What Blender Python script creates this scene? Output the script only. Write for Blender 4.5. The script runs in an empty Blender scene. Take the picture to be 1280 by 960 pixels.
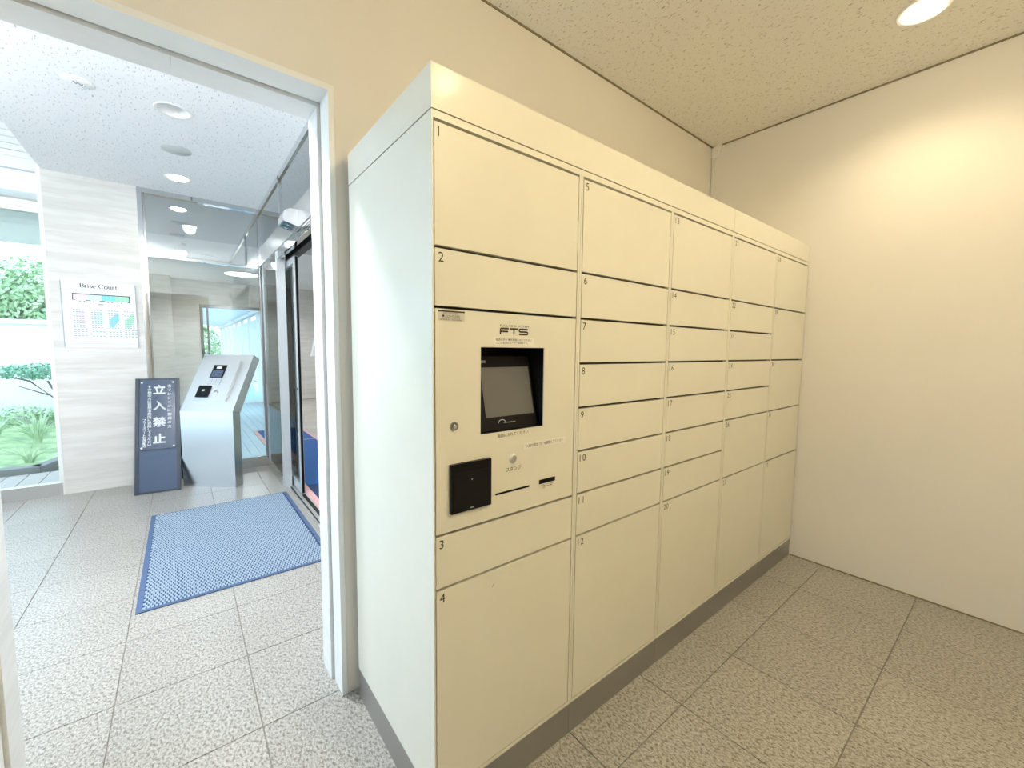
import bpy, bmesh, math, random
from mathutils import Vector, Matrix
random.seed(7)
S = bpy.context.scene
COL = S.collection

# ------------------------------------------------------------------ camera
cam_d = bpy.data.cameras.new('camera')
cam = bpy.data.objects.new('camera', cam_d); COL.objects.link(cam)
F_PX, YAW, PITCH, ROLL = 518.79, 0.6736, 0.0820, 0.0103
cam_d.sensor_fit = 'HORIZONTAL'; cam_d.sensor_width = 36.0
cam_d.lens = F_PX * 36.0 / 1280.0
cam_d.clip_start = 0.02; cam_d.clip_end = 300
fw = Vector((math.sin(YAW)*math.cos(PITCH), math.cos(YAW)*math.cos(PITCH), -math.sin(PITCH)))
rt = Vector((math.cos(YAW), -math.sin(YAW), 0)); up = rt.cross(fw)
r2 = math.cos(ROLL)*rt + math.sin(ROLL)*up
u2 = -math.sin(ROLL)*rt + math.cos(ROLL)*up
M = Matrix(((r2.x, u2.x, -fw.x, -0.5149), (r2.y, u2.y, -fw.y, -0.9789), (r2.z, u2.z, -fw.z, 1.42), (0, 0, 0, 1)))
cam.matrix_world = M
S.camera = cam

# ------------------------------------------------------------------ world and exposure
W = bpy.data.worlds.new('sky'); S.world = W; W.use_nodes = True
wn = W.node_tree.nodes; wn['Background'].inputs[0].default_value = (0.62, 0.79, 1.0, 1); wn['Background'].inputs[1].default_value = 3.0
S.view_settings.view_transform = 'Standard'; S.view_settings.look = 'None'
S.view_settings.exposure = 0.55; S.view_settings.gamma = 1.0; S.view_settings.use_curve_mapping = False

def portal(name, loc, rot, sx, sy):
    d = bpy.data.lights.new(name, 'AREA'); d.shape = 'RECTANGLE'; d.size = sx; d.size_y = sy
    d.cycles.is_portal = True
    o = bpy.data.objects.new(name, d); COL.objects.link(o); o.location = loc; o.rotation_euler = rot
# sky portals in the glazed openings, two of them added (they add no light of their own)
portal('sky_portal', (-3.28, 2.8, 1.75), (0, math.radians(-90), 0), 3.4, 3.6)
portal('sky_portal', (-2.36, 4.80, 1.55), (math.radians(-90), 0, 0), 1.6, 2.9)
portal('sky_portal', (0.65, 11.72, 1.22), (math.radians(-90), 0, 0), 1.5, 2.4)
portal('sky_portal', (-1.62, 0.07, 1.33), (0, math.radians(-90), 0), 2.5, 1.1)
WARM = (1.0, 0.83, 0.53)
NEUT = (1.0, 0.93, 0.84)
COOL = (0.90, 0.945, 1.0)

# ------------------------------------------------------------------ node helpers / materials
def newmat(name):
    m = bpy.data.materials.new(name); m.use_nodes = True
    nt = m.node_tree
    return m, nt, nt.nodes['Principled BSDF']
def node(nt, t, **kw):
    n = nt.nodes.new(t)
    for k, v in kw.items(): setattr(n, k, v)
    return n
def flat(name, col, rough=0.5, metal=0.0, coat=0.0, spec=0.5, emit=None, es=0):
    m, nt, b = newmat(name)
    # a faint mottling keeps every material procedural
    g = node(nt, 'ShaderNodeNewGeometry'); nz = node(nt, 'ShaderNodeTexNoise'); nz.inputs['Scale'].default_value = 9; nz.inputs['Detail'].default_value = 3
    nt.links.new(g.outputs['Position'], nz.inputs['Vector'])
    cr = node(nt, 'ShaderNodeValToRGB'); a = [c*0.97 for c in col]; c2 = [min(1, c*1.03) for c in col]
    cr.color_ramp.elements[0].color = (*a, 1); cr.color_ramp.elements[1].color = (*c2, 1)
    nt.links.new(nz.outputs['Fac'], cr.inputs[0]); nt.links.new(cr.outputs[0], b.inputs['Base Color'])
    b.inputs['Roughness'].default_value = rough; b.inputs['Metallic'].default_value = metal
    b.inputs['Coat Weight'].default_value = coat; b.inputs['Coat Roughness'].default_value = 0.12
    b.inputs['Specular IOR Level'].default_value = spec
    if emit: b.inputs['Emission Color'].default_value = (*emit, 1); b.inputs['Emission Strength'].default_value = es
    return m
def pos(nt, scale=(1, 1, 1), rotz=0):
    g = node(nt, 'ShaderNodeNewGeometry'); mp = node(nt, 'ShaderNodeMapping')
    mp.inputs['Scale'].default_value = scale; mp.inputs['Rotation'].default_value = (0, 0, rotz)
    nt.links.new(g.outputs['Position'], mp.inputs['Vector']); return mp.outputs['Vector']
def noise(nt, vec, scale, detail=3, rough=0.5):
    n = node(nt, 'ShaderNodeTexNoise'); n.inputs['Scale'].default_value = scale; n.inputs['Detail'].default_value = detail; n.inputs['Roughness'].default_value = rough
    nt.links.new(vec, n.inputs['Vector']); return n.outputs['Fac']
def ramp(nt, fac, stops):
    r = node(nt, 'ShaderNodeValToRGB'); e = r.color_ramp.elements
    while len(e) < len(stops): e.new(0.5)
    for i, (p, c) in enumerate(stops):
        e[i].position = p; e[i].color = (*c, 1) if len(c) == 3 else c
    nt.links.new(fac, r.inputs[0]); return r.outputs[0]
def mixc(nt, a, b, fac, mode='MIX'):
    n = node(nt, 'ShaderNodeMix', data_type='RGBA', blend_type=mode)
    if isinstance(fac, (int, float)): n.inputs[0].default_value = fac
    else: nt.links.new(fac, n.inputs[0])
    for s, v in ((6, a), (7, b)):
        if isinstance(v, tuple): n.inputs[s].default_value = (*v, 1)
        else: nt.links.new(v, n.inputs[s])
    return n.outputs[2]
def bump(nt, b, h, strength, dist):
    n = node(nt, 'ShaderNodeBump'); n.inputs['Strength'].default_value = strength; n.inputs['Distance'].default_value = dist
    nt.links.new(h, n.inputs['Height']); nt.links.new(n.outputs[0], b.inputs['Normal'])

def m_plaster(name, col):
    m, nt, b = newmat(name); v = pos(nt)
    big = noise(nt, v, 1.3, 4); c = ramp(nt, big, [(0.3, tuple(x*0.955 for x in col)), (0.7, col)])
    nt.links.new(c, b.inputs['Base Color']); b.inputs['Roughness'].default_value = 0.82
    b.inputs['Specular IOR Level'].default_value = 0.25
    bump(nt, b, noise(nt, v, 190, 3, 0.6), 0.25, 0.003); return m
def m_acoustic(name, col, dark, sc=1.0):
    m, nt, b = newmat(name)
    v1 = pos(nt, (150*sc, 42*sc, 1), 0.5); f1 = noise(nt, v1, 1, 2, 0.5)
    v2 = pos(nt, (60*sc, 190*sc, 1), 0.35); f2 = noise(nt, v2, 1, 2, 0.5)
    p1 = ramp(nt, f1, [(0.63, (0, 0, 0)), (0.69, (1, 1, 1))]); p2 = ramp(nt, f2, [(0.66, (0, 0, 0)), (0.72, (1, 1, 1))])
    mx = mixc(nt, p1, p2, 1.0, 'LIGHTEN')
    nt.links.new(mixc(nt, col, dark, mx), b.inputs['Base Color'])
    b.inputs['Roughness'].default_value = 0.9; b.inputs['Specular IOR Level'].default_value = 0.15
    inv = node(nt, 'ShaderNodeInvert'); nt.links.new(mx, inv.inputs['Color'])
    bump(nt, b, inv.outputs[0], 0.6, 0.003); return m
def m_granite(name, stops, rough=0.34):
    m, nt, b = newmat(name)
    v = pos(nt, (1, 1, 1)); va = pos(nt, (1, 0.62, 1), 0.55)
    f = noise(nt, va, 122, 3, 0.6); c = ramp(nt, f, stops)
    f2 = noise(nt, v, 260, 2, 0.5); c2 = ramp(nt, f2, [(0.40, (0.62, 0.60, 0.57)), (0.56, (1, 1, 1))])
    c = mixc(nt, c, c2, 0.8, 'MULTIPLY')
    f3 = noise(nt, v, 1.6, 3); c3 = ramp(nt, f3, [(0.25, (0.88, 0.88, 0.87)), (0.75, (1, 1, 1))]); c = mixc(nt, c, c3, 1.0, 'MULTIPLY')
    oi = node(nt, 'ShaderNodeObjectInfo'); c4 = ramp(nt, oi.outputs['Random'], [(0, (0.93, 0.93, 0.93)), (1, (1, 1, 1))]); c = mixc(nt, c, c4, 1.0, 'MULTIPLY')
    nt.links.new(c, b.inputs['Base Color'])
    b.inputs['Roughness'].default_value = rough
    bump(nt, b, f, 0.12, 0.002); return m
def m_stone(name, col, vein):
    m, nt, b = newmat(name)
    v = pos(nt, (0.55, 0.55, 5.0)); f = noise(nt, v, 2.6, 6, 0.62)
    c = ramp(nt, f, [(0.30, vein), (0.46, tuple(0.5*(a+b_) for a, b_ in zip(col, vein))), (0.56, col), (0.8, tuple(min(1, x*1.04) for x in col))])
    v2 = pos(nt, (2.2, 2.2, 26.0)); f2 = noise(nt, v2, 2.0, 4, 0.6); c2 = ramp(nt, f2, [(0.36, (0.94, 0.935, 0.925)), (0.56, (1, 1, 1))])
    nt.links.new(mixc(nt, c, c2, 0.8, 'MULTIPLY'), b.inputs['Base Color'])
    b.inputs['Roughness'].default_value = 0.55; return m
def m_glass(name, refl=0.0, tint=(1, 1, 1), ior=1.5):
    m = bpy.data.materials.new(name); m.use_nodes = True; nt = m.node_tree
    for n in list(nt.nodes): nt.nodes.remove(n)
    out = node(nt, 'ShaderNodeOutputMaterial'); t = node(nt, 'ShaderNodeBsdfTransparent'); t.inputs[0].default_value = (*tint, 1)
    g = node(nt, 'ShaderNodeBsdfGlossy'); g.inputs['Roughness'].default_value = 0.0; g.inputs[0].default_value = (0.95, 0.97, 0.97, 1)
    fr = node(nt, 'ShaderNodeFresnel'); fr.inputs['IOR'].default_value = ior
    ad = node(nt, 'ShaderNodeMath', operation='ADD', use_clamp=True); ad.inputs[1].default_value = refl
    nt.links.new(fr.outputs[0], ad.inputs[0])
    mx = node(nt, 'ShaderNodeMixShader'); nt.links.new(ad.outputs[0], mx.inputs[0]); nt.links.new(t.outputs[0], mx.inputs[1]); nt.links.new(g.outputs[0], mx.inputs[2])
    nt.links.new(mx.outputs[0], out.inputs[0]); return m
def m_brushed(name, col, rough, stretch=(1, 1, 60)):
    m, nt, b = newmat(name); v = pos(nt, stretch); f = noise(nt, v, 14, 3)
    c = ramp(nt, f, [(0.3, tuple(x*0.93 for x in col)), (0.7, col)]); nt.links.new(c, b.inputs['Base Color'])
    b.inputs['Metallic'].default_value = 1.0; b.inputs['Roughness'].default_value = rough; return m
def m_leaf(name, c1, c2, c3):
    m, nt, b = newmat(name)
    f = noise(nt, pos(nt), 6.0, 3); nt.links.new(ramp(nt, f, [(0.3, c1), (0.5, c2), (0.72, c3)]), b.inputs['Base Color'])
    b.inputs['Roughness'].default_value = 0.5
    b.inputs['Transmission Weight'].default_value = 0.0; return m

MT = dict(
    wall=m_plaster('plaster_cream', (0.80, 0.76, 0.69)),
    ceil=m_acoustic('acoustic_ceiling_warm', (0.90, 0.865, 0.78), (0.46, 0.40, 0.32), 0.85),
    hceil=m_acoustic('acoustic_ceiling_white', (0.90, 0.90, 0.91), (0.50, 0.50, 0.51), 0.7),
    shadeceil=m_acoustic('acoustic_ceiling_shaded', (0.50, 0.51, 0.51), (0.33, 0.34, 0.34), 0.9),  # darker ceiling copy, the shade behind the screen is in its colour
    lceil=m_plaster('lobby_ceiling_white', (0.84, 0.84, 0.83)),
    gran=m_granite('granite_tile', [(0.34, (0.19, 0.175, 0.145)), (0.43, (0.35, 0.33, 0.295)), (0.53, (0.50, 0.485, 0.455)), (0.70, (0.62, 0.605, 0.575))]),
    grout=flat('grout_grey', (0.36, 0.33, 0.29), 0.9),
    stone=m_stone('beige_marble', (0.76, 0.735, 0.70), (0.655, 0.628, 0.59)),
    jamb=m_stone('white_marble', (0.82, 0.82, 0.81), (0.77, 0.77, 0.76)),
    trim=flat('white_frame_paint', (0.84, 0.84, 0.82), 0.5),
    shadow=flat('olive_gap_strip', (0.24, 0.20, 0.12), 0.8),
    cream=flat('locker_cream_paint', (0.77, 0.755, 0.66), 0.38, coat=0.25),
    inner=flat('door_gap_shade', (0.06, 0.055, 0.04), 0.8),
    plinth=m_brushed('plinth_grey_steel', (0.46, 0.46, 0.45), 0.42, (60, 60, 1)),
    black=flat('black_plastic', (0.005, 0.005, 0.006), 0.30, spec=0.2),
    bezel=flat('bezel_black', (0.007, 0.007, 0.007), 0.4, spec=0.2),
    screen=flat('screen_grey', (0.085, 0.080, 0.065), 0.25, emit=(0.6, 0.56, 0.45), es=0.06),
    ink=flat('ink_dark', (0.035, 0.03, 0.02), 0.6),
    label=flat('sticker_paper', (0.84, 0.82, 0.76), 0.55),
    silver=flat('sticker_silver', (0.66, 0.65, 0.61), 0.35, 0.4),
    steel=m_brushed('hairline_steel', (0.66, 0.67, 0.68), 0.26, (40, 40, 1)),
    steelw=m_brushed('satin_steel', (0.72, 0.72, 0.71), 0.40, (50, 50, 1)),
    mirror=m_brushed('polished_steel', (0.70, 0.72, 0.73), 0.07),
    dsteel=m_brushed('dark_steel', (0.34, 0.35, 0.36), 0.25),
    glass=m_glass('clear_glass', 0.01, (0.95, 0.985, 0.975)),
    hglass=m_glass('half_mirror_glass', 0.30, (0.88, 0.91, 0.91)),
    white=flat('white_plastic', (0.82, 0.82, 0.80), 0.45),
    pvc=flat('white_conduit_cover', (0.84, 0.81, 0.74), 0.5),
    lens=flat('lens_teal', (0.02, 0.09, 0.11), 0.15),
    reflector=flat('can_reflector_white', (0.86, 0.86, 0.85), 0.3),
    lampw=flat('lamp_warm_glow', (1, 0.9, 0.7), 0.5, emit=(1.0, 0.86, 0.58), es=14),
    lampn=flat('lamp_neutral_glow', (1, 0.95, 0.85), 0.5, emit=(1.0, 0.92, 0.74), es=9),
    alu=flat('satin_aluminium', (0.60, 0.61, 0.62), 0.38, 0.35),
    sensor=flat('sensor_silver', (0.40, 0.41, 0.42), 0.45, 0.5),
    keys=flat('keypad_grey', (0.52, 0.55, 0.58), 0.4),
    speaker=flat('speaker_grille_grey', (0.60, 0.61, 0.60), 0.7),
    navy=flat('navy_painted_board', (0.04, 0.075, 0.14), 0.42),
    navyf=flat('navy_frame_metal', (0.02, 0.035, 0.06), 0.35),
    plate=flat('acrylic_slate_plate', (0.075, 0.10, 0.155), 0.10),
    wprint=flat('white_print', (0.90, 0.92, 0.92), 0.5),
    signw=flat('sign_white_enamel', (0.84, 0.87, 0.89), 0.3),
    matbase=flat('mat_blue_base', (0.022, 0.052, 0.13), 0.9),
    matedge=flat('mat_blue_rubber_edge', (0.07, 0.12, 0.24), 0.6),
    matnub=flat('mat_pale_loops', (0.38, 0.48, 0.58), 0.9),
    carpet=flat('blue_carpet', (0.035, 0.13, 0.36), 0.95),
    pink=flat('pink_border_stone', (0.72, 0.40, 0.40), 0.5),
    plankm=flat('pale_blue_floor_board', (0.40, 0.60, 0.74), 0.4),
    tilel=m_stone('lobby_beige_tile', (0.56, 0.53, 0.47), (0.46, 0.43, 0.38)),
    conc=flat('white_boundary_wall', (0.80, 0.81, 0.79), 0.8),
    kerb=flat('kerb_stone', (0.20, 0.21, 0.21), 0.7),
    pave=flat('deck_paving', (0.42, 0.39, 0.36), 0.8),
    soil=flat('garden_soil', (0.14, 0.11, 0.08), 0.95),
    lawn=m_leaf('moss_lawn', (0.16, 0.26, 0.12), (0.28, 0.42, 0.19), (0.44, 0.58, 0.30)),
    leafa=m_leaf('bright_tree_leaf', (0.16, 0.32, 0.13), (0.36, 0.58, 0.28), (0.62, 0.80, 0.48)),
    leafb=m_leaf('blue_green_leaf', (0.04, 0.20, 0.13), (0.12, 0.36, 0.22), (0.30, 0.56, 0.38)),
    blade=m_leaf('strap_leaf', (0.22, 0.36, 0.18), (0.44, 0.60, 0.36), (0.72, 0.82, 0.62)),
    bark=flat('bark_brown', (0.16, 0.12, 0.09), 0.9),
    fabric=flat('canopy_panel', (0.82, 0.87, 0.88), 0.6),
    pinkp=flat('print_pink', (0.84, 0.68, 0.80), 0.5), bluep=flat('print_pale_blue', (0.62, 0.80, 0.90), 0.5),
    cyanp=flat('print_cyan', (0.20, 0.70, 0.84), 0.5), greenp=flat('print_green', (0.36, 0.80, 0.54), 0.5),
    greyp=flat('print_grey', (0.40, 0.44, 0.47), 0.6),
    dirt=flat('speck_brown', (0.30, 0.22, 0.12), 0.9),
)

# ------------------------------------------------------------------ geometry helpers (all in world coordinates)
def nb(): return bmesh.new()
def box(bm, x0, x1, y0, y1, z0, z1):
    vs = [bm.verts.new(p) for p in ((x0,y0,z0),(x1,y0,z0),(x1,y1,z0),(x0,y1,z0),(x0,y0,z1),(x1,y0,z1),(x1,y1,z1),(x0,y1,z1))]
    for f in ((0,3,2,1),(4,5,6,7),(0,1,5,4),(1,2,6,5),(2,3,7,6),(3,0,4,7)): bm.faces.new([vs[i] for i in f])
    return bm
def obox(bm, o, a, b, c):
    """box from corner o spanned by vectors a, b, c"""
    o, a, b, c = Vector(o), Vector(a), Vector(b), Vector(c)
    vs = [bm.verts.new(p) for p in (o, o+a, o+a+b, o+b, o+c, o+a+c, o+a+b+c, o+b+c)]
    for f in ((0,3,2,1),(4,5,6,7),(0,1,5,4),(1,2,6,5),(2,3,7,6),(3,0,4,7)): bm.faces.new([vs[i] for i in f])
    return bm
def prism(bm, pts, vec):
    """polygon pts extruded along vec"""
    vec = Vector(vec); A = [bm.verts.new(Vector(p)) for p in pts]; B = [bm.verts.new(Vector(p)+vec) for p in pts]; n = len(pts)
    bm.faces.new(A[::-1]); bm.faces.new(B)
    for i in range(n): bm.faces.new((A[i], A[(i+1) % n], B[(i+1) % n], B[i]))
    return bm
def lathe(bm, prof, c, axis=(0,0,1), seg=28, closed=False):
    """profile [(r, h)] spun round the axis through c"""
    ax = Vector(axis).normalized(); e1 = ax.orthogonal().normalized(); e2 = ax.cross(e1); c = Vector(c); rings = []
    for r, h in prof:
        rings.append([bm.verts.new(c + ax*h + (e1*math.cos(t)+e2*math.sin(t))*r) for t in [2*math.pi*k/seg for k in range(seg)]] if r > 1e-6 else [bm.verts.new(c+ax*h)])
    for A, B in zip(rings, rings[1:]):
        for k in range(seg):
            k2 = (k+1) % seg
            if len(A) == 1 and len(B) == 1: continue
            if len(A) == 1: bm.faces.new((A[0], B[k2], B[k]))
            elif len(B) == 1: bm.faces.new((A[k], A[k2], B[0]))
            else: bm.faces.new((A[k], A[k2], B[k2], B[k]))
    return bm
def tube(bm, pts, r, seg=8):
    pts = [Vector(p) for p in pts]; rings = []
    for i, p in enumerate(pts):
        d = (pts[min(i+1, len(pts)-1)] - pts[max(i-1, 0)]).normalized(); e1 = d.orthogonal().normalized(); e2 = d.cross(e1)
        rr = r[i] if isinstance(r, (list, tuple)) else r
        rings.append([bm.verts.new(p + (e1*math.cos(2*math.pi*k/seg)+e2*math.sin(2*math.pi*k/seg))*rr) for k in range(seg)])
    for A, B in zip(rings, rings[1:]):
        for k in range(seg): bm.faces.new((A[k], A[(k+1) % seg], B[(k+1) % seg], B[k]))
    bm.faces.new(rings[0][::-1]); bm.faces.new(rings[-1]); return bm
PW = {}
def link_mesh(name, me, mat, parent, origin):
    if mat is not None: me.materials.clear(); me.materials.append(MT[mat] if isinstance(mat, str) else mat)
    o = bpy.data.objects.new(name, me); COL.objects.link(o); o.location = origin
    if parent is not None:
        o.parent = parent; o.matrix_parent_inverse = Matrix.Translation(-Vector(PW[parent.name]))
    PW[o.name] = tuple(origin); return o
def obj(name, bm, mat, parent=None, bevel=0, smooth=False, seg=1, tag=None):
    if bevel:
        bmesh.ops.bevel(bm, geom=[e for e in bm.edges if e.is_manifold and e.calc_face_angle(0) > 0.5], offset=bevel, segments=seg, affect='EDGES', profile=0.7)
    bmesh.ops.recalc_face_normals(bm, faces=bm.faces[:])
    lo = Vector((min(v.co.x for v in bm.verts), min(v.co.y for v in bm.verts), min(v.co.z for v in bm.verts)))
    hi = Vector((max(v.co.x for v in bm.verts), max(v.co.y for v in bm.verts), max(v.co.z for v in bm.verts)))
    og = Vector(((lo.x+hi.x)/2, (lo.y+hi.y)/2, lo.z))
    for v in bm.verts: v.co -= og
    if smooth:
        for f in bm.faces: f.smooth = True
        for e in bm.edges:
            if e.is_manifold and e.calc_face_angle(0) > 0.6: e.smooth = False
    me = bpy.data.meshes.new(name); bm.to_mesh(me); bm.free()
    o = link_mesh(name, me, mat, parent, og)
    if tag: settag(o, *tag)
    return o
def settag(o, label, cat, group=None):
    o['label'] = label; o['category'] = cat
    if group: o['group'] = group
    return o
def struct(name, bm, mat, parent=None, bevel=0, label=None):
    o = obj(name, bm, mat, parent, bevel)
    if parent is None: o['kind'] = 'structure'
    if label: o['label'] = label
    return o
def thing(name, loc, label, cat, group=None):
    o = bpy.data.objects.new(name, None); COL.objects.link(o); o.location = loc; o.empty_display_size = 0.1
    PW[o.name] = tuple(loc); return settag(o, label, cat, group)
def sgroup(name, loc, label=None):
    o = bpy.data.objects.new(name, None); COL.objects.link(o); o.location = loc; PW[o.name] = tuple(loc); o['kind'] = 'structure'
    if label: o['label'] = label
    return o
def bx(*a): return box(nb(), *a)

# ------------------------------------------------------------------ lettering (built-in font), made once while the scene is empty
VERT = ['当マンションに御用の方', '立入禁止', 'その他の方は管理事務所に連絡してください', 'ブリーズコート管理組合']
STR = [str(i) for i in range(1, 33)] + ['FULL TIME SYSTEM', '配送の方へ 棟を間違えないで下さい', 'ここは右側のコーナー300棟です。', '画面にふれてください',
       '入庫の際は「2」を選択してください', 'スタンプ', 'カード', 'お問い合わせ窓口', '0120-703382', '24時間受付', '管理番号'] + sorted(set(''.join(VERT)))
TX = {}
def make_text():
    os_ = []
    for s in STR:
        c = bpy.data.curves.new('t', 'FONT'); c.body = s; c.size = 1.0; c.resolution_u = 3; c.fill_mode = 'FRONT'
        if s.isdigit() and len(s) == 2: c.space_character = 1.18
        o = bpy.data.objects.new('t', c); COL.objects.link(o); os_.append((s, o, c))
    bpy.context.view_layer.update(); dg = bpy.context.evaluated_depsgraph_get()
    for s, o, c in os_:
        me = o.evaluated_get(dg).to_mesh(); V = [tuple(v.co) for v in me.vertices]; Fs = [tuple(p.vertices) for p in me.polygons]
        TX[s] = (V, Fs); o.evaluated_get(dg).to_mesh_clear()
    for s, o, c in os_: bpy.data.objects.remove(o); bpy.data.curves.remove(c)
make_text()
def add_text(bm, s, org, right, upv, h=None, w=None, align='L', rot90=False, cell=False):
    """letters of string s; h = cap height of the whole string's box, or w = its width"""
    V, Fs = TX[s]
    if not V: return bm
    right, upv, org = Vector(right).normalized(), Vector(upv).normalized(), Vector(org)
    if rot90: V = [(y, -x, 0) for x, y, z in V]
    x0, x1 = min(v[0] for v in V), max(v[0] for v in V); y0, y1 = min(v[1] for v in V), max(v[1] for v in V)
    if cell: k = h / 1.0; cx, cy = (x0+x1)/2, (y0+y1)/2; sx = sy = k
    else:
        sx = sy = (h/(y1-y0)) if h else (w/(x1-x0))
        if h and w: sx = w/(x1-x0)
        cx = {'L': x0, 'C': (x0+x1)/2, 'R': x1}[align]; cy = y0
    vs = [bm.verts.new(org + right*((x-cx)*sx) + upv*((y-cy)*sy)) for x, y, z in V]
    for f in Fs:
        try: bm.faces.new([vs[i] for i in f])
        except ValueError: pass
    return bm
def stroke(bm, pts, o, right, upv, sc, thick, thin=None, scx=None):
    """pen stroke through pts (letter units); a broad nib when thin is given"""
    o, right, upv = Vector(o), Vector(right), Vector(upv); scx = scx or sc
    if thin is None: thin = thick
    L, R = [], []
    for i, p in enumerate(pts):
        a = pts[max(i-1, 0)]; b = pts[min(i+1, len(pts)-1)]; dx, dy = b[0]-a[0], b[1]-a[1]; l = math.hypot(dx, dy) or 1
        nx, ny = -dy/l, dx/l; w = 0.5*(thin + (thick-thin)*abs(dy/l))
        L.append((p[0]+nx*w, p[1]+ny*w)); R.append((p[0]-nx*w, p[1]-ny*w))
    P3 = lambda q: bm.verts.new(o + right*(q[0]*scx) + upv*(q[1]*sc))
    L = [P3(q) for q in L]; R = [P3(q) for q in R]
    for i in range(len(L)-1): bm.faces.new((L[i], L[i+1], R[i+1], R[i]))
def arc(cx, cy, rx, ry, a0, a1, n=14): return [(cx+rx*math.cos(math.radians(a0+(a1-a0)*k/n)), cy+ry*math.sin(math.radians(a0+(a1-a0)*k/n))) for k in range(n+1)]
def flatprint(name, bm, mat, parent): return obj(name, bm, mat, parent)

X, Z = Vector((1, 0, 0)), Vector((0, 0, 1))
H = 3.0
# ================================================================== THE SETTING
# ---- floor: granite tiles laid on a mortar bed
TX0, TP, TY0, TQ = -0.332, 0.4465, 0.728, 0.46
fl = struct('floor', bx(-1.65, 2.95, -2.35, 0.92, -0.06, -0.006), 'grout', label='speckled beige granite tile floor')
obj('mortar_bed', bx(-3.3, 0.385, 0.92, 4.80, -0.06, -0.006), 'grout', fl)
tile_me = {}
def tile(x0, x1, y0, y1):
    g = 0.0016; k = (round(x1-x0, 3), round(y1-y0, 3))
    if k not in tile_me:
        w, d = (x1-x0)/2-g, (y1-y0)/2-g; bm = bx(-w, w, -d, d, -0.012, 0)
        bmesh.ops.bevel(bm, geom=[e for e in bm.edges if all(v.co.z > -0.001 for v in e.verts)], offset=0.0012, segments=1, affect='EDGES')
        me = bpy.data.meshes.new('tile'); bm.to_mesh(me); bm.free(); tile_me[k] = me
    link_mesh('tile', tile_me[k], 'gran', fl, Vector(((x0+x1)/2, (y0+y1)/2, 0)))
for i in range(-7, 8):
    for j in range(-7, 10):
        x0, x1 = TX0+i*TP, TX0+(i+1)*TP; y0, y1 = TY0+j*TQ, TY0+(j+1)*TQ
        x0, x1, y0, y1 = max(x0, -3.2), min(x1, 2.79), max(y0, -2.2), min(y1, 4.70)
        if x1-x0 < 0.02 or y1-y0 < 0.02: continue
        if y0 > 0.72:
            x1 = min(x1, 0.37)
            if x1-x0 < 0.02: continue
        if y1 < 0.74 and x0 > 0.02 and y0 > 0.1: continue        # hidden under the lockers
        if y1 < 0.74 and x1 < -1.5: continue
        tile(x0, x1, y0, y1)
# ---- locker room
wb = sgroup('wall_back', (0.4, 0.80, 0), 'cream plaster wall behind the lockers with the doorway')
obj('wall_panel', bx(-0.037, 2.95, 0.69, 0.92, 0, H), 'wall', wb)
obj('wall_panel', bx(-3.3, -0.983, 0.69, 0.92, 0, 3.6), 'wall', wb)
obj('wall_panel', bx(-0.983, -0.037, 0.69, 0.92, 2.375, H), 'wall', wb)
struct('wall_right', bx(2.79, 2.95, -2.35, 0.69, 0, H), 'wall', label='plain cream plaster end wall')
struct('wall_front', bx(-1.65, 2.79, -2.35, -2.2, 0, H), 'wall')
wl = sgroup('wall_left', (-1.57, -0.7, 0))
obj('wall_panel', bx(-1.65, -1.5, -2.2, -0.49, 0, H), 'wall', wl); obj('wall_panel', bx(-1.65, -1.5, 0.63, 0.69, 0, H), 'wall', wl)
obj('wall_panel', bx(-1.65, -1.5, -0.49, 0.63, 2.65, H), 'wall', wl)
w3 = sgroup('added_window_3', (-1.58, 0.04, 0), 'unseen glazed side door added to the locker room for daylight')  # unseen opening added so daylight reaches the locker side
bm = nb(); box(bm, -1.60, -1.54, -0.49, -0.43, 0, 2.65); box(bm, -1.60, -1.54, 0.57, 0.63, 0, 2.65)
box(bm, -1.60, -1.54, -0.43, 0.57, 2.59, 2.65); box(bm, -1.60, -1.54, -0.43, 0.57, 0, 0.08); obj('window_frame', bm, 'steelw', w3)
obj('pane', bx(-1.575, -1.57, -0.43, 0.57, 0.08, 2.59), 'glass', w3)
struct('ceiling', bx(-1.65, 2.95, -2.35, 0.92, H, H+0.12), 'ceil', label='cream fissured acoustic ceiling')
# shadow gap strips where walls meet the ceiling and the floor
struct('trim_1', bx(-1.5, 2.784, 0.684, 0.69, 2.992, H), 'shadow', label='thin olive shadow line between back wall and ceiling')
struct('trim_2', bx(2.784, 2.79, -2.2, 0.684, 2.992, H), 'shadow', label='thin olive shadow line between end wall and ceiling')
struct('trim_3', bx(2.785, 2.79, -2.2, -0.001, 0.0, 0.007), 'shadow', label='dark joint line along the foot of the end wall')

# ---- doorway lining (painted outer frame, marble inner lining)
door = sgroup('door_1', (-0.51, 0.81, 0), 'open doorway with white frame and marble lining')
obj('frame_post', bx(-0.055, -0.035, 0.688, 0.795, 0, 2.375), 'trim', door, bevel=0.002)
obj('frame_post', bx(-0.985, -0.965, 0.688, 0.795, 0, 2.375), 'trim', door, bevel=0.002)
obj('frame_head', bx(-0.965, -0.055, 0.688, 0.795, 2.355, 2.376), 'trim', door, bevel=0.002)
obj('marble_jamb', bx(-0.067, -0.036, 0.803, 0.926, 0, 2.376), 'jamb', door, bevel=0.0015)
obj('marble_jamb', bx(-0.99, -0.955, 0.803, 0.926, 0, 2.376), 'jamb', door, bevel=0.0015)
obj('marble_head', bx(-0.955, -0.50, 0.803, 0.926, 2.343, 2.376), 'jamb', door, bevel=0.0008)
obj('marble_head', bx(-0.499, -0.067, 0.803, 0.926, 2.343, 2.376), 'jamb', door, bevel=0.0008)

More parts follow.
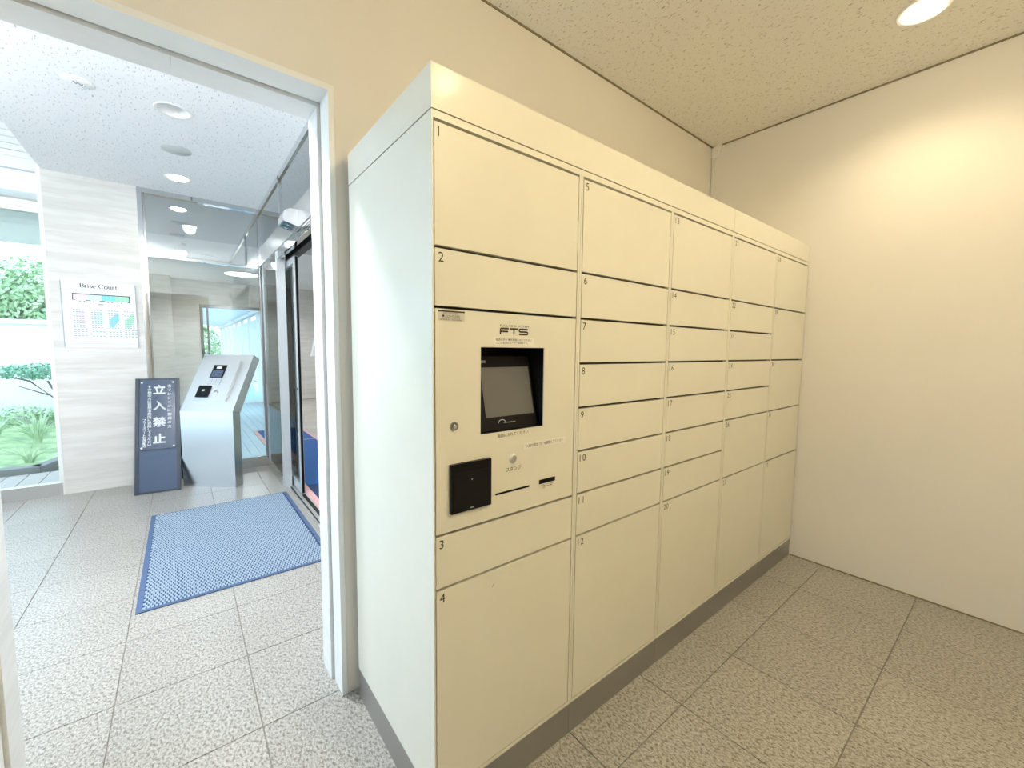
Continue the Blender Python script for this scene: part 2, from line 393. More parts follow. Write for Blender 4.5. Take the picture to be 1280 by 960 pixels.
# ---- entrance hall shell
hc = struct('ceiling_hall', bx(-1.43, 0.30, 0.92, 4.76, H, H+0.12), 'hceil', label='white fissured acoustic ceiling of the entrance hall')
cut = obj('cutter', lathe(nb(), [(0, -0.05), (0.092, -0.05), (0.092, 0.30), (0, 0.30)], (-0.48, 2.745, H), seg=36), 'hceil')
md = hc.modifiers.new('hole', 'BOOLEAN'); md.object = cut; md.operation = 'DIFFERENCE'; md.solver = 'EXACT'
bpy.context.view_layer.update(); me2 = bpy.data.meshes.new_from_object(hc.evaluated_get(bpy.context.evaluated_depsgraph_get()))
hc.modifiers.clear(); hc.data = me2; bpy.data.objects.remove(cut)
struct('ceiling_bay', bx(-3.3, -1.43, 0.92, 4.80, 3.60, 3.70), 'hceil')
struct('wall_bay', bx(-1.46, -1.43, 0.92, 4.69, H+0.12, 3.60), 'trim')
bm = bx(-3.2, -0.99, 0.92, 0.926, 0, 3.0); struct('wall_hall_lining', bm, 'stone')
pier = sgroup('wall_pier', (-1.11, 4.72, 0), 'beige marble wall panel beside the garden window')
for z0, z1 in ((0, 0.30), (0.30, 1.20), (1.20, 2.10), (2.10, 3.0)):
    obj('stone_panel', bx(-1.43, -0.79, 4.69, 4.85, z0+0.0006, z1-0.0006), 'stone', pier, bevel=0.0008)
obj('corner_bead', bx(-1.442, -1.430, 4.688, 4.70, 0, 3.0), 'trim', pier)

# ---- garden window (left of the pier)
w1 = sgroup('window_1', (-2.3, 4.73, 0), 'tall garden window beside the marble pier')
obj('sill_rail', bx(-3.2, -1.443, 4.70, 4.78, 0, 0.115), 'steelw', w1, bevel=0.002)
obj('window_frame', bx(-1.462, -1.443, 4.705, 4.78, 0.115, 3.0), 'trim', w1)
obj('transom_rail', bx(-3.2, -1.462, 4.70, 4.78, 2.605, 2.70), 'steelw', w1, bevel=0.004)
for k in range(3): obj('rail_ridge', bx(-3.2, -1.462, 4.694, 4.70, 2.615+k*0.028, 2.628+k*0.028), 'trim', w1)
obj('head_rail', bx(-3.2, -1.462, 4.70, 4.78, 2.965, 3.06), 'trim', w1, bevel=0.003)
obj('pane', bx(-3.2, -1.462, 4.735, 4.741, 0.115, 2.605), 'glass', w1)
obj('upper_pane', bx(-3.2, -1.462, 4.735, 4.741, 2.70, 2.965), 'hglass', w1)
for k in range(10): obj('head_board', bx(-3.2, -1.443, 4.70, 4.76, 3.062+k*0.054, 3.112+k*0.054), 'trim', w1, bevel=0.002)
# ---- entrance glazing added out of view on the far left (lets the daylight in)
w2 = sgroup('added_window_2', (-3.23, 2.8, 0), 'full height entrance glazing added out of view for daylight')
bm = nb()
for y in (0.92, 1.84, 2.77, 3.70, 4.64): box(bm, -3.26, -3.20, y, y+0.06, 0, 3.6)
box(bm, -3.26, -3.20, 0.92, 4.70, 0, 0.10); box(bm, -3.26, -3.20, 0.92, 4.70, 2.35, 2.43); box(bm, -3.26, -3.20, 0.92, 4.70, 3.52, 3.6); obj('window_frame', bm, 'steelw', w2)
for y in (0.98, 1.90, 2.83, 3.76):
    obj('pane', bx(-3.233, -3.227, y, y+0.87, 0.10, 2.35), 'glass', w2); obj('pane', bx(-3.233, -3.227, y, y+0.87, 2.43, 3.52), 'glass', w2)

# ---- glazed screen between hall and lobby, behind the intercom stand
w4 = sgroup('window_4', (-0.27, 4.73, 0), 'steel framed glass screen between hall and lobby')
obj('base_rail', bx(-0.79, 0.24, 4.70, 4.76, 0, 0.12), 'mirror', w4, bevel=0.002)
obj('side_post', bx(-0.789, -0.752, 4.68, 4.76, 0, 2.985), 'mirror', w4, bevel=0.002)
obj('side_post', bx(-0.752, -0.735, 4.70, 4.76, 0.12, 2.985), 'dsteel', w4, bevel=0.001)
obj('transom_rail', bx(-0.735, 0.235, 4.70, 4.75, 2.33, 2.352), 'mirror', w4, bevel=0.002)
obj('head_rail', bx(-0.789, 0.24, 4.69, 4.76, 2.955, 3.0), 'mirror', w4, bevel=0.003)
obj('rail_joint', bx(-0.36, -0.345, 4.688, 4.691, 2.958, 2.998), 'dsteel', w4)
obj('pane', bx(-0.735, 0.235, 4.727, 4.733, 0.12, 2.33), 'glass', w4)
obj('upper_pane', bx(-0.735, 0.235, 4.727, 4.733, 2.352, 2.955), 'hglass', w4)

# ---- automatic door wall at the right of the hall
w5 = sgroup('window_5', (0.28, 4.2, 0), 'fixed sidelight of the automatic door')
obj('base_rail', bx(0.250, 0.285, 3.75, 4.70, 0, 0.10), 'mirror', w5, bevel=0.002)
obj('corner_post', bx(0.240, 0.290, 4.68, 4.76, 0, 2.985), 'mirror', w5, bevel=0.002)
obj('door_post', bx(0.256, 0.325, 3.675, 3.75, 0, 2.355), 'alu', w5, bevel=0.003)
obj('inner_post', bx(0.256, 0.285, 4.56, 4.60, 0.10, 2.355), 'alu', w5, bevel=0.002)
obj('pane', bx(0.262, 0.268, 3.75, 4.56, 0.10, 2.355), 'glass', w5)
obj('guard_plate', bx(0.259, 0.261, 3.78, 4.54, 0.10, 0.78), 'glass', w5)
d2 = sgroup('door_2', (0.33, 2.8, 0), 'glass automatic sliding door in polished steel')
obj('header_box', bx(0.256, 0.45, 0.93, 4.68, 2.365, 2.56), 'steel', d2, bevel=0.003)
obj('header_lip', bx(0.262, 0.30, 0.93, 3.675, 2.285, 2.365), 'mirror', d2, bevel=0.002)
obj('header_track', bx(0.335, 0.40, 0.93, 3.70, 2.27, 2.365), 'bezel', d2)
for k in range(3): obj('header_groove', bx(0.2595, 0.262, 0.93, 2.72, 2.30+k*0.018, 2.306+k*0.018), 'dsteel', d2)
obj('transom_mullion', bx(0.250, 0.285, 3.42, 3.47, 2.56, 2.985), 'mirror', d2, bevel=0.002)
obj('transom_head', bx(0.250, 0.29, 0.93, 4.68, 2.945, 3.0), 'mirror', d2, bevel=0.002)
obj('transom_pane', bx(0.262, 0.268, 3.47, 4.68, 2.56, 2.945), 'hglass', d2)
obj('transom_pane', bx(0.262, 0.268, 0.93, 3.42, 2.56, 2.945), 'hglass', d2)
lf = nb(); box(lf, 0.345, 0.375, 3.34, 3.40, 0.012, 2.27); box(lf, 0.345, 0.375, 4.24, 4.30, 0.012, 2.27); box(lf, 0.345, 0.375, 3.40, 4.24, 0.012, 0.09); box(lf, 0.345, 0.375, 3.40, 4.24, 2.21, 2.27)
obj('door_leaf', lf, 'alu', d2); obj('leaf_edge_seal', bx(0.350, 0.370, 3.330, 3.34, 0.02, 2.26), 'bezel', d2); obj('leaf_pane', bx(0.357, 0.363, 3.40, 4.24, 0.09, 2.21), 'glass', d2)
obj('push_plate', bx(0.340, 0.345, 3.36, 3.38, 1.02, 1.04), 'black', d2)
tr = obj('floor_track', bx(0.290, 0.385, 0.93, 3.675, -0.004, 0.004), 'steelw', d2)
obj('track_slot', bx(0.345, 0.375, 0.95, 3.33, 0.004, 0.0055), 'bezel', tr); obj('track_slot', bx(0.305, 0.315, 0.95, 3.66, 0.004, 0.0055), 'bezel', tr)
struct('wall_hall_right', bx(0.256, 0.45, 0.92, 1.30, 0, 2.285), 'stone')

# ---- lobby beyond the glass
struct('floor_lobby', bx(-1.1, 3.2, 0.93, 12.0, -0.08, -0.014), 'tilel', label='beige lobby floor beyond the sliding door')
struct('ceiling_lobby', bx(-1.1, 3.2, 6.86, 11.75, H, H+0.12), 'lceil', label='white lobby ceiling')
bm = bx(-1.1, 3.2, 4.78, 6.86, H, H+0.12); struct('ceiling_lobby_near', bx(0.30, 3.2, 0.93, 4.78, H, H+0.12), 'lceil'); struct('ceiling_lobby_shaded', bm, 'shadeceil', label='acoustic ceiling just behind the glass screen, its shade painted grey')  # dim stretch of lobby ceiling painted in with a greyer material
lw = sgroup('wall_lobby_far', (1.0, 11.7, 0), 'far beige marble lobby wall with a glazed exit')
obj('wall_panel', bx(1.45, 3.2, 11.6, 11.75, 0, H), 'stone', lw); obj('wall_panel', bx(-0.62, -0.11, 11.6, 11.75, 0, H), 'stone', lw)
obj('wall_panel', bx(-1.1, -0.62, 11.2, 11.75, 0, H), 'stone', lw); obj('wall_panel', bx(-0.11, 1.45, 11.6, 11.75, 2.43, H), 'stone', lw)
struct('wall_lobby_left', bx(-1.1, -0.98, 4.85, 11.2, 0, H), 'stone'); struct('wall_lobby_right', bx(3.05, 3.2, 1.0, 11.6, 0, H), 'stone'); struct('wall_lobby_near', bx(0.45, 3.05, 0.93, 1.0, 0, H), 'stone')
w6 = sgroup('window_6', (0.65, 11.66, 0), 'glazed lobby exit to the covered walkway')
bm = nb(); box(bm, -0.11, -0.05, 11.58, 11.68, 0, 2.43); box(bm, 1.39, 1.45, 11.58, 11.68, 0, 2.43); box(bm, -0.05, 1.39, 11.58, 11.68, 2.36, 2.43); box(bm, 0.02, 0.06, 11.62, 11.66, 0, 2.36)
obj('window_frame', bm, 'dsteel', w6); obj('pane', bx(0.06, 1.39, 11.637, 11.643, 0.02, 2.36), 'glass', w6)
# lobby floor finishes
run = thing('blue_carpet_runner', (0.76, 4.2, -0.014), 'royal blue carpet runner with pink borders beyond the sliding door', 'carpet')
obj('carpet_field', bx(0.45, 1.08, 3.62, 7.15, -0.014, 0.0), 'carpet', run); obj('carpet_field', bx(0.45, 1.08, 1.2, 3.58, -0.014, 0.0), 'matbase', run)
obj('pink_border', bx(0.39, 0.45, 1.2, 7.18, -0.014, 0.001), 'pink', run); obj('pink_border', bx(1.08, 1.115, 1.2, 7.18, -0.014, 0.001), 'pink', run); obj('pink_border', bx(0.45, 1.08, 5.98, 6.0, -0.014, 0.001), 'pink', run); obj('pink_border', bx(0.45, 1.08, 7.15, 7.18, -0.014, 0.001), 'pink', run)
bf = sgroup('floor_boards', (0.0, 8.3, -0.014), 'pale blue boarded lobby floor behind the glass screen')
for k in range(15): obj('plank', bx(-0.62+k*0.112, -0.512+k*0.112, 4.80 if k < 9 else 7.2, 11.4, -0.014, 0.0), 'plankm', bf, bevel=0.002)

# ================================================================== PARCEL LOCKERS
ROWS = [1.996, 1.685, 1.530, 1.375, 1.220, 1.065, 0.910, 0.755, 0.135]
UX = [0.0, 0.554, 1.1145, 1.678, 2.243, 2.786]
DX = [(0.008, 0.541), (0.567, 1.102), (1.127, 1.665), (1.691, 2.232), (2.254, 2.782)]
LAY = [[(1, 0, 1), (2, 1, 2), (3, 6, 7), (4, 7, 8)],
       [(5, 0, 1)] + [(6+k, 1+k, 2+k) for k in range(6)] + [(12, 7, 8)],
       [(13, 0, 1)] + [(14+k, 1+k, 2+k) for k in range(6)] + [(20, 7, 8)],
       [(21, 0, 1)] + [(22+k, 1+k, 2+k) for k in range(4)] + [(26, 5, 7), (27, 7, 8)],
       [(28, 0, 1), (29, 1, 3), (30, 3, 5), (31, 5, 7), (32, 7, 8)]]
LBL = ['cream parcel locker unit with touchscreen control panel, doors 1 to 4', 'cream parcel locker unit beside the control panel, doors 5 to 12',
       'cream parcel locker unit of eight doors, second along from the control panel unit', 'cream parcel locker unit of seven doors under the short filler box', 'cream parcel locker unit against the end wall, doors 28 to 32']
def frame_face(bm, x0, x1, z0, z1, hx0, hx1, hz0, hz1, y0, y1):
    O = [(x0, z0), (x1, z0), (x1, z1), (x0, z1)]; I = [(hx0, hz0), (hx1, hz0), (hx1, hz1), (hx0, hz1)]
    V = {}
    for n, L in (('O', O), ('I', I)):
        for d, y in (('f', y0), ('b', y1)): V[n+d] = [bm.verts.new((p[0], y, p[1])) for p in L]
    for k in range(4):
        j = (k+1) % 4
        bm.faces.new((V['Of'][k], V['Of'][j], V['If'][j], V['If'][k])); bm.faces.new((V['Ob'][j], V['Ob'][k], V['Ib'][k], V['Ib'][j]))
        bm.faces.new((V['Of'][j], V['Of'][k], V['Ob'][k], V['Ob'][j])); bm.faces.new((V['If'][k], V['If'][j], V['Ib'][j], V['Ib'][k]))
    return bm
for i in range(5):
    x0, x1 = UX[i]+(0.0006 if i else 0), UX[i+1]-0.0006; d0, d1 = DX[i]
    u = thing('parcel_locker', ((x0+x1)/2, 0.33, 0), LBL[i], 'locker', 'row of parcel locker units')
    bm = nb()
    box(bm, x0, d0-0.003, 0, 0.65, 0.12, 2.018); box(bm, d1+0.003, x1, 0, 0.65, 0.12, 2.018)
    box(bm, d0-0.003, d1+0.003, 0, 0.65, 2.000, 2.018); box(bm, d0-0.003, d1+0.003, 0, 0.65, 0.12, 0.132); box(bm, d0-0.003, d1+0.003, 0.63, 0.65, 0.132, 2.0)
    obj('body', bm, 'cream', u)
    bm = bx(d0-0.003, d1+0.003, 0.019, 0.024, 0.132, 2.0) if i else frame_face(nb(), d0-0.003, d1+0.003, 0.132, 2.0, 0.150, 0.400, 1.173, 1.429, 0.019, 0.024)
    obj('gap_shade', bm, 'inner', u)  # dark sheet close behind the doors paints the shade in their gaps
    obj('plinth', bx(x0, x1, 0.003, 0.648, 0, 0.12), 'plinth', u, bevel=0.001)
    for num, a, b in LAY[i]:
        z1, z0 = ROWS[a]-0.0042, ROWS[b]+(0.0042 if b < 8 else 0.001)
        d = obj('locker_door', bx(d0, d1, 0, 0.018, z0, z1), 'cream', u, bevel=0.0012)
        t = add_text(nb(), str(num), (d0+0.010, -0.0006, z1-0.034), X, Z, h=0.025); obj('number_print', t, 'ink', d)
    if i == 0:
        z1, z0 = ROWS[2]-0.0035, ROWS[6]+0.0035
        cp = obj('control_panel', frame_face(nb(), d0, d1, z0, z1, 0.152, 0.398, 1.175, 1.427, 0.0, 0.004), 'cream', u)
        # recess box with tilted touchscreen
        bm = nb(); box(bm, 0.142, 0.152, 0.0045, 0.17, 1.165, 1.437); box(bm, 0.398, 0.408, 0.0045, 0.17, 1.165, 1.437); box(bm, 0.152, 0.398, 0.0045, 0.17, 1.427, 1.437); box(bm, 0.152, 0.398, 0.0045, 0.17, 1.165, 1.175); box(bm, 0.142, 0.408, 0.165, 0.17, 1.175, 1.427)
        obj('screen_recess', bm, 'black', u)
        A, Bq = Vector((0, 0.024, 1.176)), Vector((0, 0.0745, 1.400)); dv = (Bq-A).normalized(); nn = X.cross(dv) * -1  # toward back
        if nn.y < 0: nn = -nn
        mon = obj('touch_screen', obox(nb(), A + X*0.165, X*0.228, dv*0.2296, nn*0.02), 'bezel', u, bevel=0.002)
        o = A + X*0.194 + dv*0.040 - nn*0.0008
        obj('screen_glass', obox(nb(), o, X*0.191, dv*0.154, nn*0.0012), 'screen', mon)
        lo = A + X*0.238 + dv*0.016 - nn*0.0006; bm = nb()
        stroke(bm, arc(0.014, 0.004, 0.014, 0.010, 180, 20, 8), lo, X, dv, 1, 0.0022); stroke(bm, [(0.0+k*0.0035+0.020, 0.003+0.0022*(k % 2)) for k in range(14)], lo, X, dv, 1, 0.0014)
        obj('logo_print', bm, 'greyp', mon)
        obj('caption_mark', obox(nb(), A+X*0.196+dv*0.208-nn*0.0006, X*0.022, dv*0.008, nn*0.0005), 'greyp', mon)
        # stickers and prints
        st = obj('service_sticker', bx(0.016, 0.098, -0.0006, 0, 1.495, 1.522), 'silver', cp); yq = -0.0011
        bm = bx(0.016, 0.098, -0.0009, -0.0006, 1.5185, 1.5225); obj('sticker_band', bm, 'ink', u)
        bm = nb(); add_text(bm, 'お問い合わせ窓口', (0.031, yq, 1.5125), X, Z, w=0.046); add_text(bm, '0120-703382', (0.038, yq, 1.5055), X, Z, h=0.0052, w=0.044); box(bm, 0.0285, 0.0345, yq, yq+0.0003, 1.5055, 1.5105)
        add_text(bm, '24時間受付', (0.028, yq, 1.5015), X, Z, h=0.003, w=0.055); add_text(bm, '管理番号', (0.021, yq, 1.4968), X, Z, h=0.0036, w=0.030); add_text(bm, '0120-703382', (0.057, yq, 1.4968), X, Z, h=0.0034, w=0.032)
        obj('sticker_print', bm, 'ink', u)
        # maker's logo: wide rounded letters
        bm = nb(); o = Vector((0.219, -0.0006, 1.4655)); k = 0.0185
        for pts in ([(0.09, 0.0), (0.09, 0.70), (0.13, 0.87), (0.28, 0.92), (1.75, 0.92)], [(0.09, 0.46), (1.62, 0.46)],
                    [(1.95, 0.92), (3.62, 0.92)], [(2.82, 0.9), (2.82, 0.0)],
                    [(5.80, 0.92), (4.15, 0.92), (3.98, 0.86), (3.94, 0.72), (3.98, 0.56), (4.15, 0.50), (5.55, 0.50), (5.72, 0.43), (5.76, 0.29), (5.72, 0.14), (5.55, 0.08), (3.92, 0.08)]):
            stroke(bm, pts, o, X, Z, k, 0.26, scx=k)
        add_text(bm, 'FULL TIME SYSTEM', (0.219, -0.0006, 1.488), X, Z, h=0.006, w=0.111); obj('maker_logo', bm, 'ink', cp)
        nt_ = obj('notice_sticker', bx(0.194, 0.352, -0.0006, 0, 1.435, 1.456), 'label', cp)
        bm = nb(); add_text(bm, '配送の方へ 棟を間違えないで下さい', (0.204, -0.0012, 1.4465), X, Z, h=0.0075, w=0.138); add_text(bm, 'ここは右側のコーナー300棟です。', (0.205, -0.0012, 1.4375), X, Z, h=0.0068, w=0.122); obj('notice_print', bm, 'ink', u)
        bm = add_text(nb(), '画面にふれてください', (0.213, -0.0006, 1.158), X, Z, h=0.011, w=0.120); obj('caption_print', bm, 'ink', cp)
        obj('notice_sticker', bx(0.315, 0.501, -0.0006, 0, 1.108, 1.128), 'label', cp)
        bm = add_text(nb(), '入庫の際は「2」を選択してください', (0.326, -0.0012, 1.1125), X, Z, h=0.011, w=0.165); obj('notice_print', bm, 'ink', u)
        # key lock, stamp button, card slots
        lk = obj('key_lock', lathe(nb(), [(0, 0.0), (0.0085, 0.0), (0.0115, -0.001), (0.0125, 0.004)][::-1], (0.064, -0.004, 1.209), (0, 1, 0), 24), 'dsteel', cp, smooth=True)
        obj('key_core', lathe(nb(), [(0, -0.0075), (0.005, -0.007), (0.006, -0.004)], (0.064, 0, 1.209), (0, 1, 0), 20), 'steel', u, smooth=True)
        obj('stamp_button', lathe(nb(), [(0, -0.006), (0.011, -0.0055), (0.0135, -0.003), (0.0155, 0)], (0.273, 0, 1.086), (0, 1, 0), 28), 'steelw', cp, smooth=True)
        obj('button_caption', add_text(nb(), 'スタンプ', (0.247, -0.0006, 1.048), X, Z, h=0.014, w=0.058), 'ink', cp)
        obj('receipt_slot', bx(0.207, 0.341, -0.0008, 0.002, 0.983, 0.989), 'black', cp)
        obj('card_slot', bx(0.384, 0.455, -0.0015, 0.002, 0.983, 0.997), 'black', cp)
        obj('slot_lip', bx(0.394, 0.450, -0.003, -0.0015, 0.9845, 0.987), 'bezel', u)
        obj('card_caption', add_text(nb(), 'カード', (0.398, -0.0006, 0.965), X, Z, h=0.013, w=0.046), 'ink', cp)
        rd = obj('card_reader', bx(0.049, 0.184, -0.011, 0, 0.965, 1.104), 'black', u, bevel=0.004, seg=2)
        obj('reader_window', bx(0.058, 0.175, -0.0118, -0.011, 0.978, 1.078), 'bezel', rd)
        obj('reader_light', lathe(nb(), [(0, -0.0125), (0.0018, -0.012)], (0.116, 0, 1.054), (0, 1, 0), 10), 'white', rd); obj('reader_mark', bx(0.110, 0.121, -0.0122, -0.0118, 0.971, 0.974), 'greyp', rd)
        obj('scuff_mark', obox(nb(), (0.196, -0.0005, 0.700), (0.007, 0, 0.008), (0.003, 0, -0.001), (0, 0.0004, 0)), 'greyp', u)
F1 = obj('top_filler_panel', bx(0.0, 1.681, 0.001, 0.652, 2.0225, 2.131), 'cream', bevel=0.0012, tag=('long cream filler box on top of the lockers with doors 1 to 20', 'panel', 'filler boxes over the lockers'))
F2 = obj('top_filler_panel', bx(1.6835, 2.788, 0.001, 0.652, 2.0225, 2.131), 'cream', bevel=0.0012, tag=('short cream filler box on top of the lockers with doors 21 to 32', 'panel', 'filler boxes over the lockers'))

for F_, a, b in ((F1, 0.004, 1.681), (F2, 1.6835, 2.786)): obj('seam_shade', bx(a, b, 0.006, 0.640, 2.0182, 2.0225), 'shadow', F_)  # dark strips stand in for the shade inside the filler seam
# ---- conduit cover in the corner above the lockers
cc = thing('cable_conduit', (2.78, 0.672, 2.131), 'white plastic cable conduit in the room corner above the lockers', 'conduit')
obj('conduit_run', bx(2.772, 2.79, 0.663, 0.683, 2.131, 2.925), 'pvc', cc, bevel=0.003)
bm = prism(nb(), [(2.79, 0.686, 2.915), (2.79, 0.652, 2.905), (2.79, 0.612, 2.955), (2.79, 0.612, 2.992), (2.79, 0.630, 2.999), (2.79, 0.686, 2.985)], (-0.024, 0, 0))
el = obj('conduit_elbow', bm, 'pvc', cc, bevel=0.004, seg=2); obj('cover_screw', lathe(nb(), [(0, -0.0255), (0.0022, -0.0252)], (2.79, 0.640, 2.955), (1, 0, 0), 10), 'dsteel', el)

# ================================================================== CEILING FIXTURES
def spot(name, loc, power, col, size=2.6, blend=0.6, rad=0.05, parent=None):
    d = bpy.data.lights.new(name, 'SPOT'); d.energy = power; d.color = col; d.spot_size = size; d.spot_blend = blend; d.shadow_soft_size = rad
    o = bpy.data.objects.new(name, d); COL.objects.link(o); o.location = loc
    if parent is not None: o.parent = parent; o.matrix_parent_inverse = Matrix.Translation(-Vector(PW[parent.name]))
    return o
def downlight(x, y, r, label, lit=None, power=0, col=NEUT, size=2.6, blend=0.6, group=None, name='downlight', glow='lampn'):
    t = thing(name, (x, y, H), label, 'downlight', group)
    obj('rim', lathe(nb(), [(r*0.86, 0.0), (r*0.87, -0.004), (r*0.98, -0.005), (r*1.02, -0.001), (r*1.02, 0.0)], (x, y, H), seg=36), 'white', t, smooth=True)
    obj('reflector', lathe(nb(), [(r*0.86, -0.003), (r*0.80, -0.0015), (r*0.55, -0.0008)], (x, y, H), seg=36), 'reflector', t, smooth=True)
    if lit:
        obj('lamp', lathe(nb(), [(r*0.72, -0.002), (r*0.6, -0.012), (0, -0.016)], (x, y, H), seg=28), glow, t, smooth=True)
        if power: spot('lamp_light', (x, y, H-0.03), power, col, size, blend, r*0.7, t)
    else: obj('lamp', lathe(nb(), [(r*0.55, -0.001), (r*0.5, -0.006), (0, -0.008)], (x, y, H), seg=24), 'white', t, smooth=True)
    return t
downlight(2.23, -0.55, 0.095, 'warm glowing recessed downlight in the locker room ceiling near the end wall', True, 23, WARM, 2.6, 0.7, glow='lampw')
downlight(0.75, -1.25, 0.095, 'warm fill downlight added unseen in the locker room ceiling in front of the lockers', True, 13, WARM, 2.9, 0.8, glow='lampw')  # out-of-view downlight added to bring up the locker room
def fill_bowl_lamp(x, y, label, power, col, glow):
    t = thing('fill_ceiling_lamp', (x, y, H), label, 'ceiling lamp')
    obj('base_ring', lathe(nb(), [(0.17, 0), (0.17, -0.03), (0.15, -0.035)], (x, y, H), seg=36), 'white', t, smooth=True)
    obj('fill_bowl', lathe(nb(), [(0.15, -0.03), (0.145, -0.06), (0.10, -0.09), (0, -0.10)], (x, y, H), seg=36), glow, t, smooth=True)
    d = bpy.data.lights.new('bowl_fill_light', 'POINT'); d.energy = power; d.color = col; d.shadow_soft_size = 0.10
    o = bpy.data.objects.new('bowl_fill_light', d); COL.objects.link(o); o.location = (x, y, H-0.22); o.parent = t; o.matrix_parent_inverse = Matrix.Translation(-Vector(PW[t.name]))
fill_bowl_lamp(0.55, -1.75, 'unseen bowl fill lamp added on the locker room ceiling behind the aisle', 29, WARM, 'lampw')  # fill lamp added behind the camera to lift walls and ceiling
downlight(-0.46, 4.165, 0.10, 'glowing recessed downlight in the hall ceiling over the intercom stand', True, 12, NEUT)
t = thing('downlight', (-0.48, 2.745, H), 'unlit recessed downlight with deep white reflector in the hall ceiling', 'downlight')
obj('rim', lathe(nb(), [(0.088, 0.004), (0.089, -0.004), (0.102, -0.005), (0.107, -0.001), (0.107, 0.0)], (-0.48, 2.745, H), seg=36), 'white', t, smooth=True)
obj('reflector', lathe(nb(), [(0.0885, -0.002), (0.080, 0.035), (0.060, 0.085), (0.045, 0.10)], (-0.48, 2.745, H), seg=36), 'reflector', t, smooth=True)
obj('lamp', lathe(nb(), [(0.050, 0.10), (0.045, 0.075), (0.03, 0.062), (0, 0.058)], (-0.48, 2.745, H), seg=24), 'white', t, smooth=True)
downlight(-0.43, 1.45, 0.10, 'hidden fill downlight added in the hall ceiling close to the doorway', True, 150, COOL, 2.9)  # added behind the door head to brighten the hall floor
fill_bowl_lamp(-1.1, 1.25, 'hidden bowl fill lamp added on the hall ceiling next to the doorway', 26, COOL, 'lampn')  # added out of sight to light the hall ceiling
t = thing('fill_pendant', (-2.4, 2.5, 3.6), 'hidden white globe fill lamp added in the bay by the added entrance glazing', 'pendant lamp')  # globe hidden in the bay, added to fill the hall with light
obj('fill_pendant_cord', tube(nb(), [(-2.4, 2.5, 3.6), (-2.4, 2.5, 2.42)], 0.004), 'white', t); obj('fill_globe', lathe(nb(), [(0, 0.12), (0.06, 0.105), (0.105, 0.06), (0.12, 0), (0.105, -0.06), (0.06, -0.105), (0, -0.12)], (-2.4, 2.5, 2.30), seg=28), 'lampn', t, smooth=True)
d = bpy.data.lights.new('globe_fill_light', 'POINT'); d.energy = 125; d.color = COOL; d.shadow_soft_size = 0.14
o = bpy.data.objects.new('globe_fill_light', d); COL.objects.link(o); o.location = (-2.4, 2.5, 2.30); o.parent = t; o.matrix_parent_inverse = Matrix.Translation(-Vector(PW[t.name]))
t = thing('ceiling_speaker', (-0.47, 3.45, H), 'flat grey round speaker cover in the hall ceiling between two downlights', 'speaker')
obj('grille', lathe(nb(), [(0.098, 0), (0.100, -0.003), (0.094, -0.006), (0, -0.007)], (-0.47, 3.45, H), seg=36), 'speaker', t, smooth=True)
t = thing('smoke_detector', (-0.927, 2.715, H), 'small white round detector with wire clip in the hall ceiling', 'detector')
obj('base', lathe(nb(), [(0.072, 0), (0.074, -0.004), (0.066, -0.008), (0, -0.009)], (-0.927, 2.715, H), seg=32), 'hceil', t, smooth=True)
obj('clip', tube(nb(), [(-0.945, 2.70, H-0.010), (-0.935, 2.715, H-0.016), (-0.925, 2.708, H-0.010), (-0.915, 2.72, H-0.016), (-0.905, 2.715, H-0.010)], 0.0025, 6), 'dsteel', t)
obj('sensor_bead', lathe(nb(), [(0.008, 0), (0.006, -0.008), (0, -0.010)], (-0.905, 2.73, H-0.008), seg=12), 'steel', t)
# lobby ceiling fixtures seen through the glass, then added fill downlights
downlight(-0.42, 8.05, 0.12, 'unlit recessed downlight in the lobby ceiling behind the upper glass')
t = thing('smoke_detector', (-0.42, 7.15, H), 'round white smoke detector on the lobby ceiling behind the upper glass', 'detector')
obj('base', lathe(nb(), [(0.075, 0), (0.075, -0.015), (0.05, -0.03)], (-0.42, 7.15, H), seg=24), 'white', t, smooth=True); obj('chamber', lathe(nb(), [(0.045, -0.03), (0.04, -0.06), (0, -0.065)], (-0.42, 7.15, H), seg=24), 'speaker', t, smooth=True)
t = thing('ceiling_vent', (-0.07, 8.05, H), 'small dark slotted vent in the lobby ceiling', 'vent')
obj('frame', bx(-0.17, 0.03, 8.0, 8.10, H-0.006, H), 'speaker', t)
for k in range(4): obj('slot', bx(-0.155+k*0.045, -0.125+k*0.045, 8.015, 8.085, H-0.008, H-0.006), 'bezel', t)
t = thing('lobby_lamp', (0.59, 9.79, H), 'large glowing round ceiling lamp in the lobby', 'ceiling lamp')
obj('rim', lathe(nb(), [(0.33, 0), (0.33, -0.02), (0.30, -0.025)], (0.59, 9.79, H), seg=36), 'white', t, smooth=True); obj('diffuser', lathe(nb(), [(0.30, -0.02), (0.2, -0.04), (0, -0.05)], (0.59, 9.79, H), seg=36), 'lampn', t, smooth=True)
spot('lamp_light', (0.59, 9.79, H-0.08), 170, COOL, 2.9, 0.5, 0.3, t)
downlight(1.7, 3.2, 0.10, 'unseen fill downlight added over the dark mat past the sliding door', True, 75, COOL, 2.9)  # added lobby fill, out of view
downlight(1.7, 6.2, 0.10, 'unseen fill downlight added over the pink cross strip of the carpet runner', True, 75, COOL, 2.9)  # second unseen downlight added to brighten the lobby
downlight(-0.35, 6.1, 0.10, 'added fill downlight in the shade-painted ceiling just behind the glass screen', True, 45, COOL, 2.9)  # added to light the lobby behind the screen

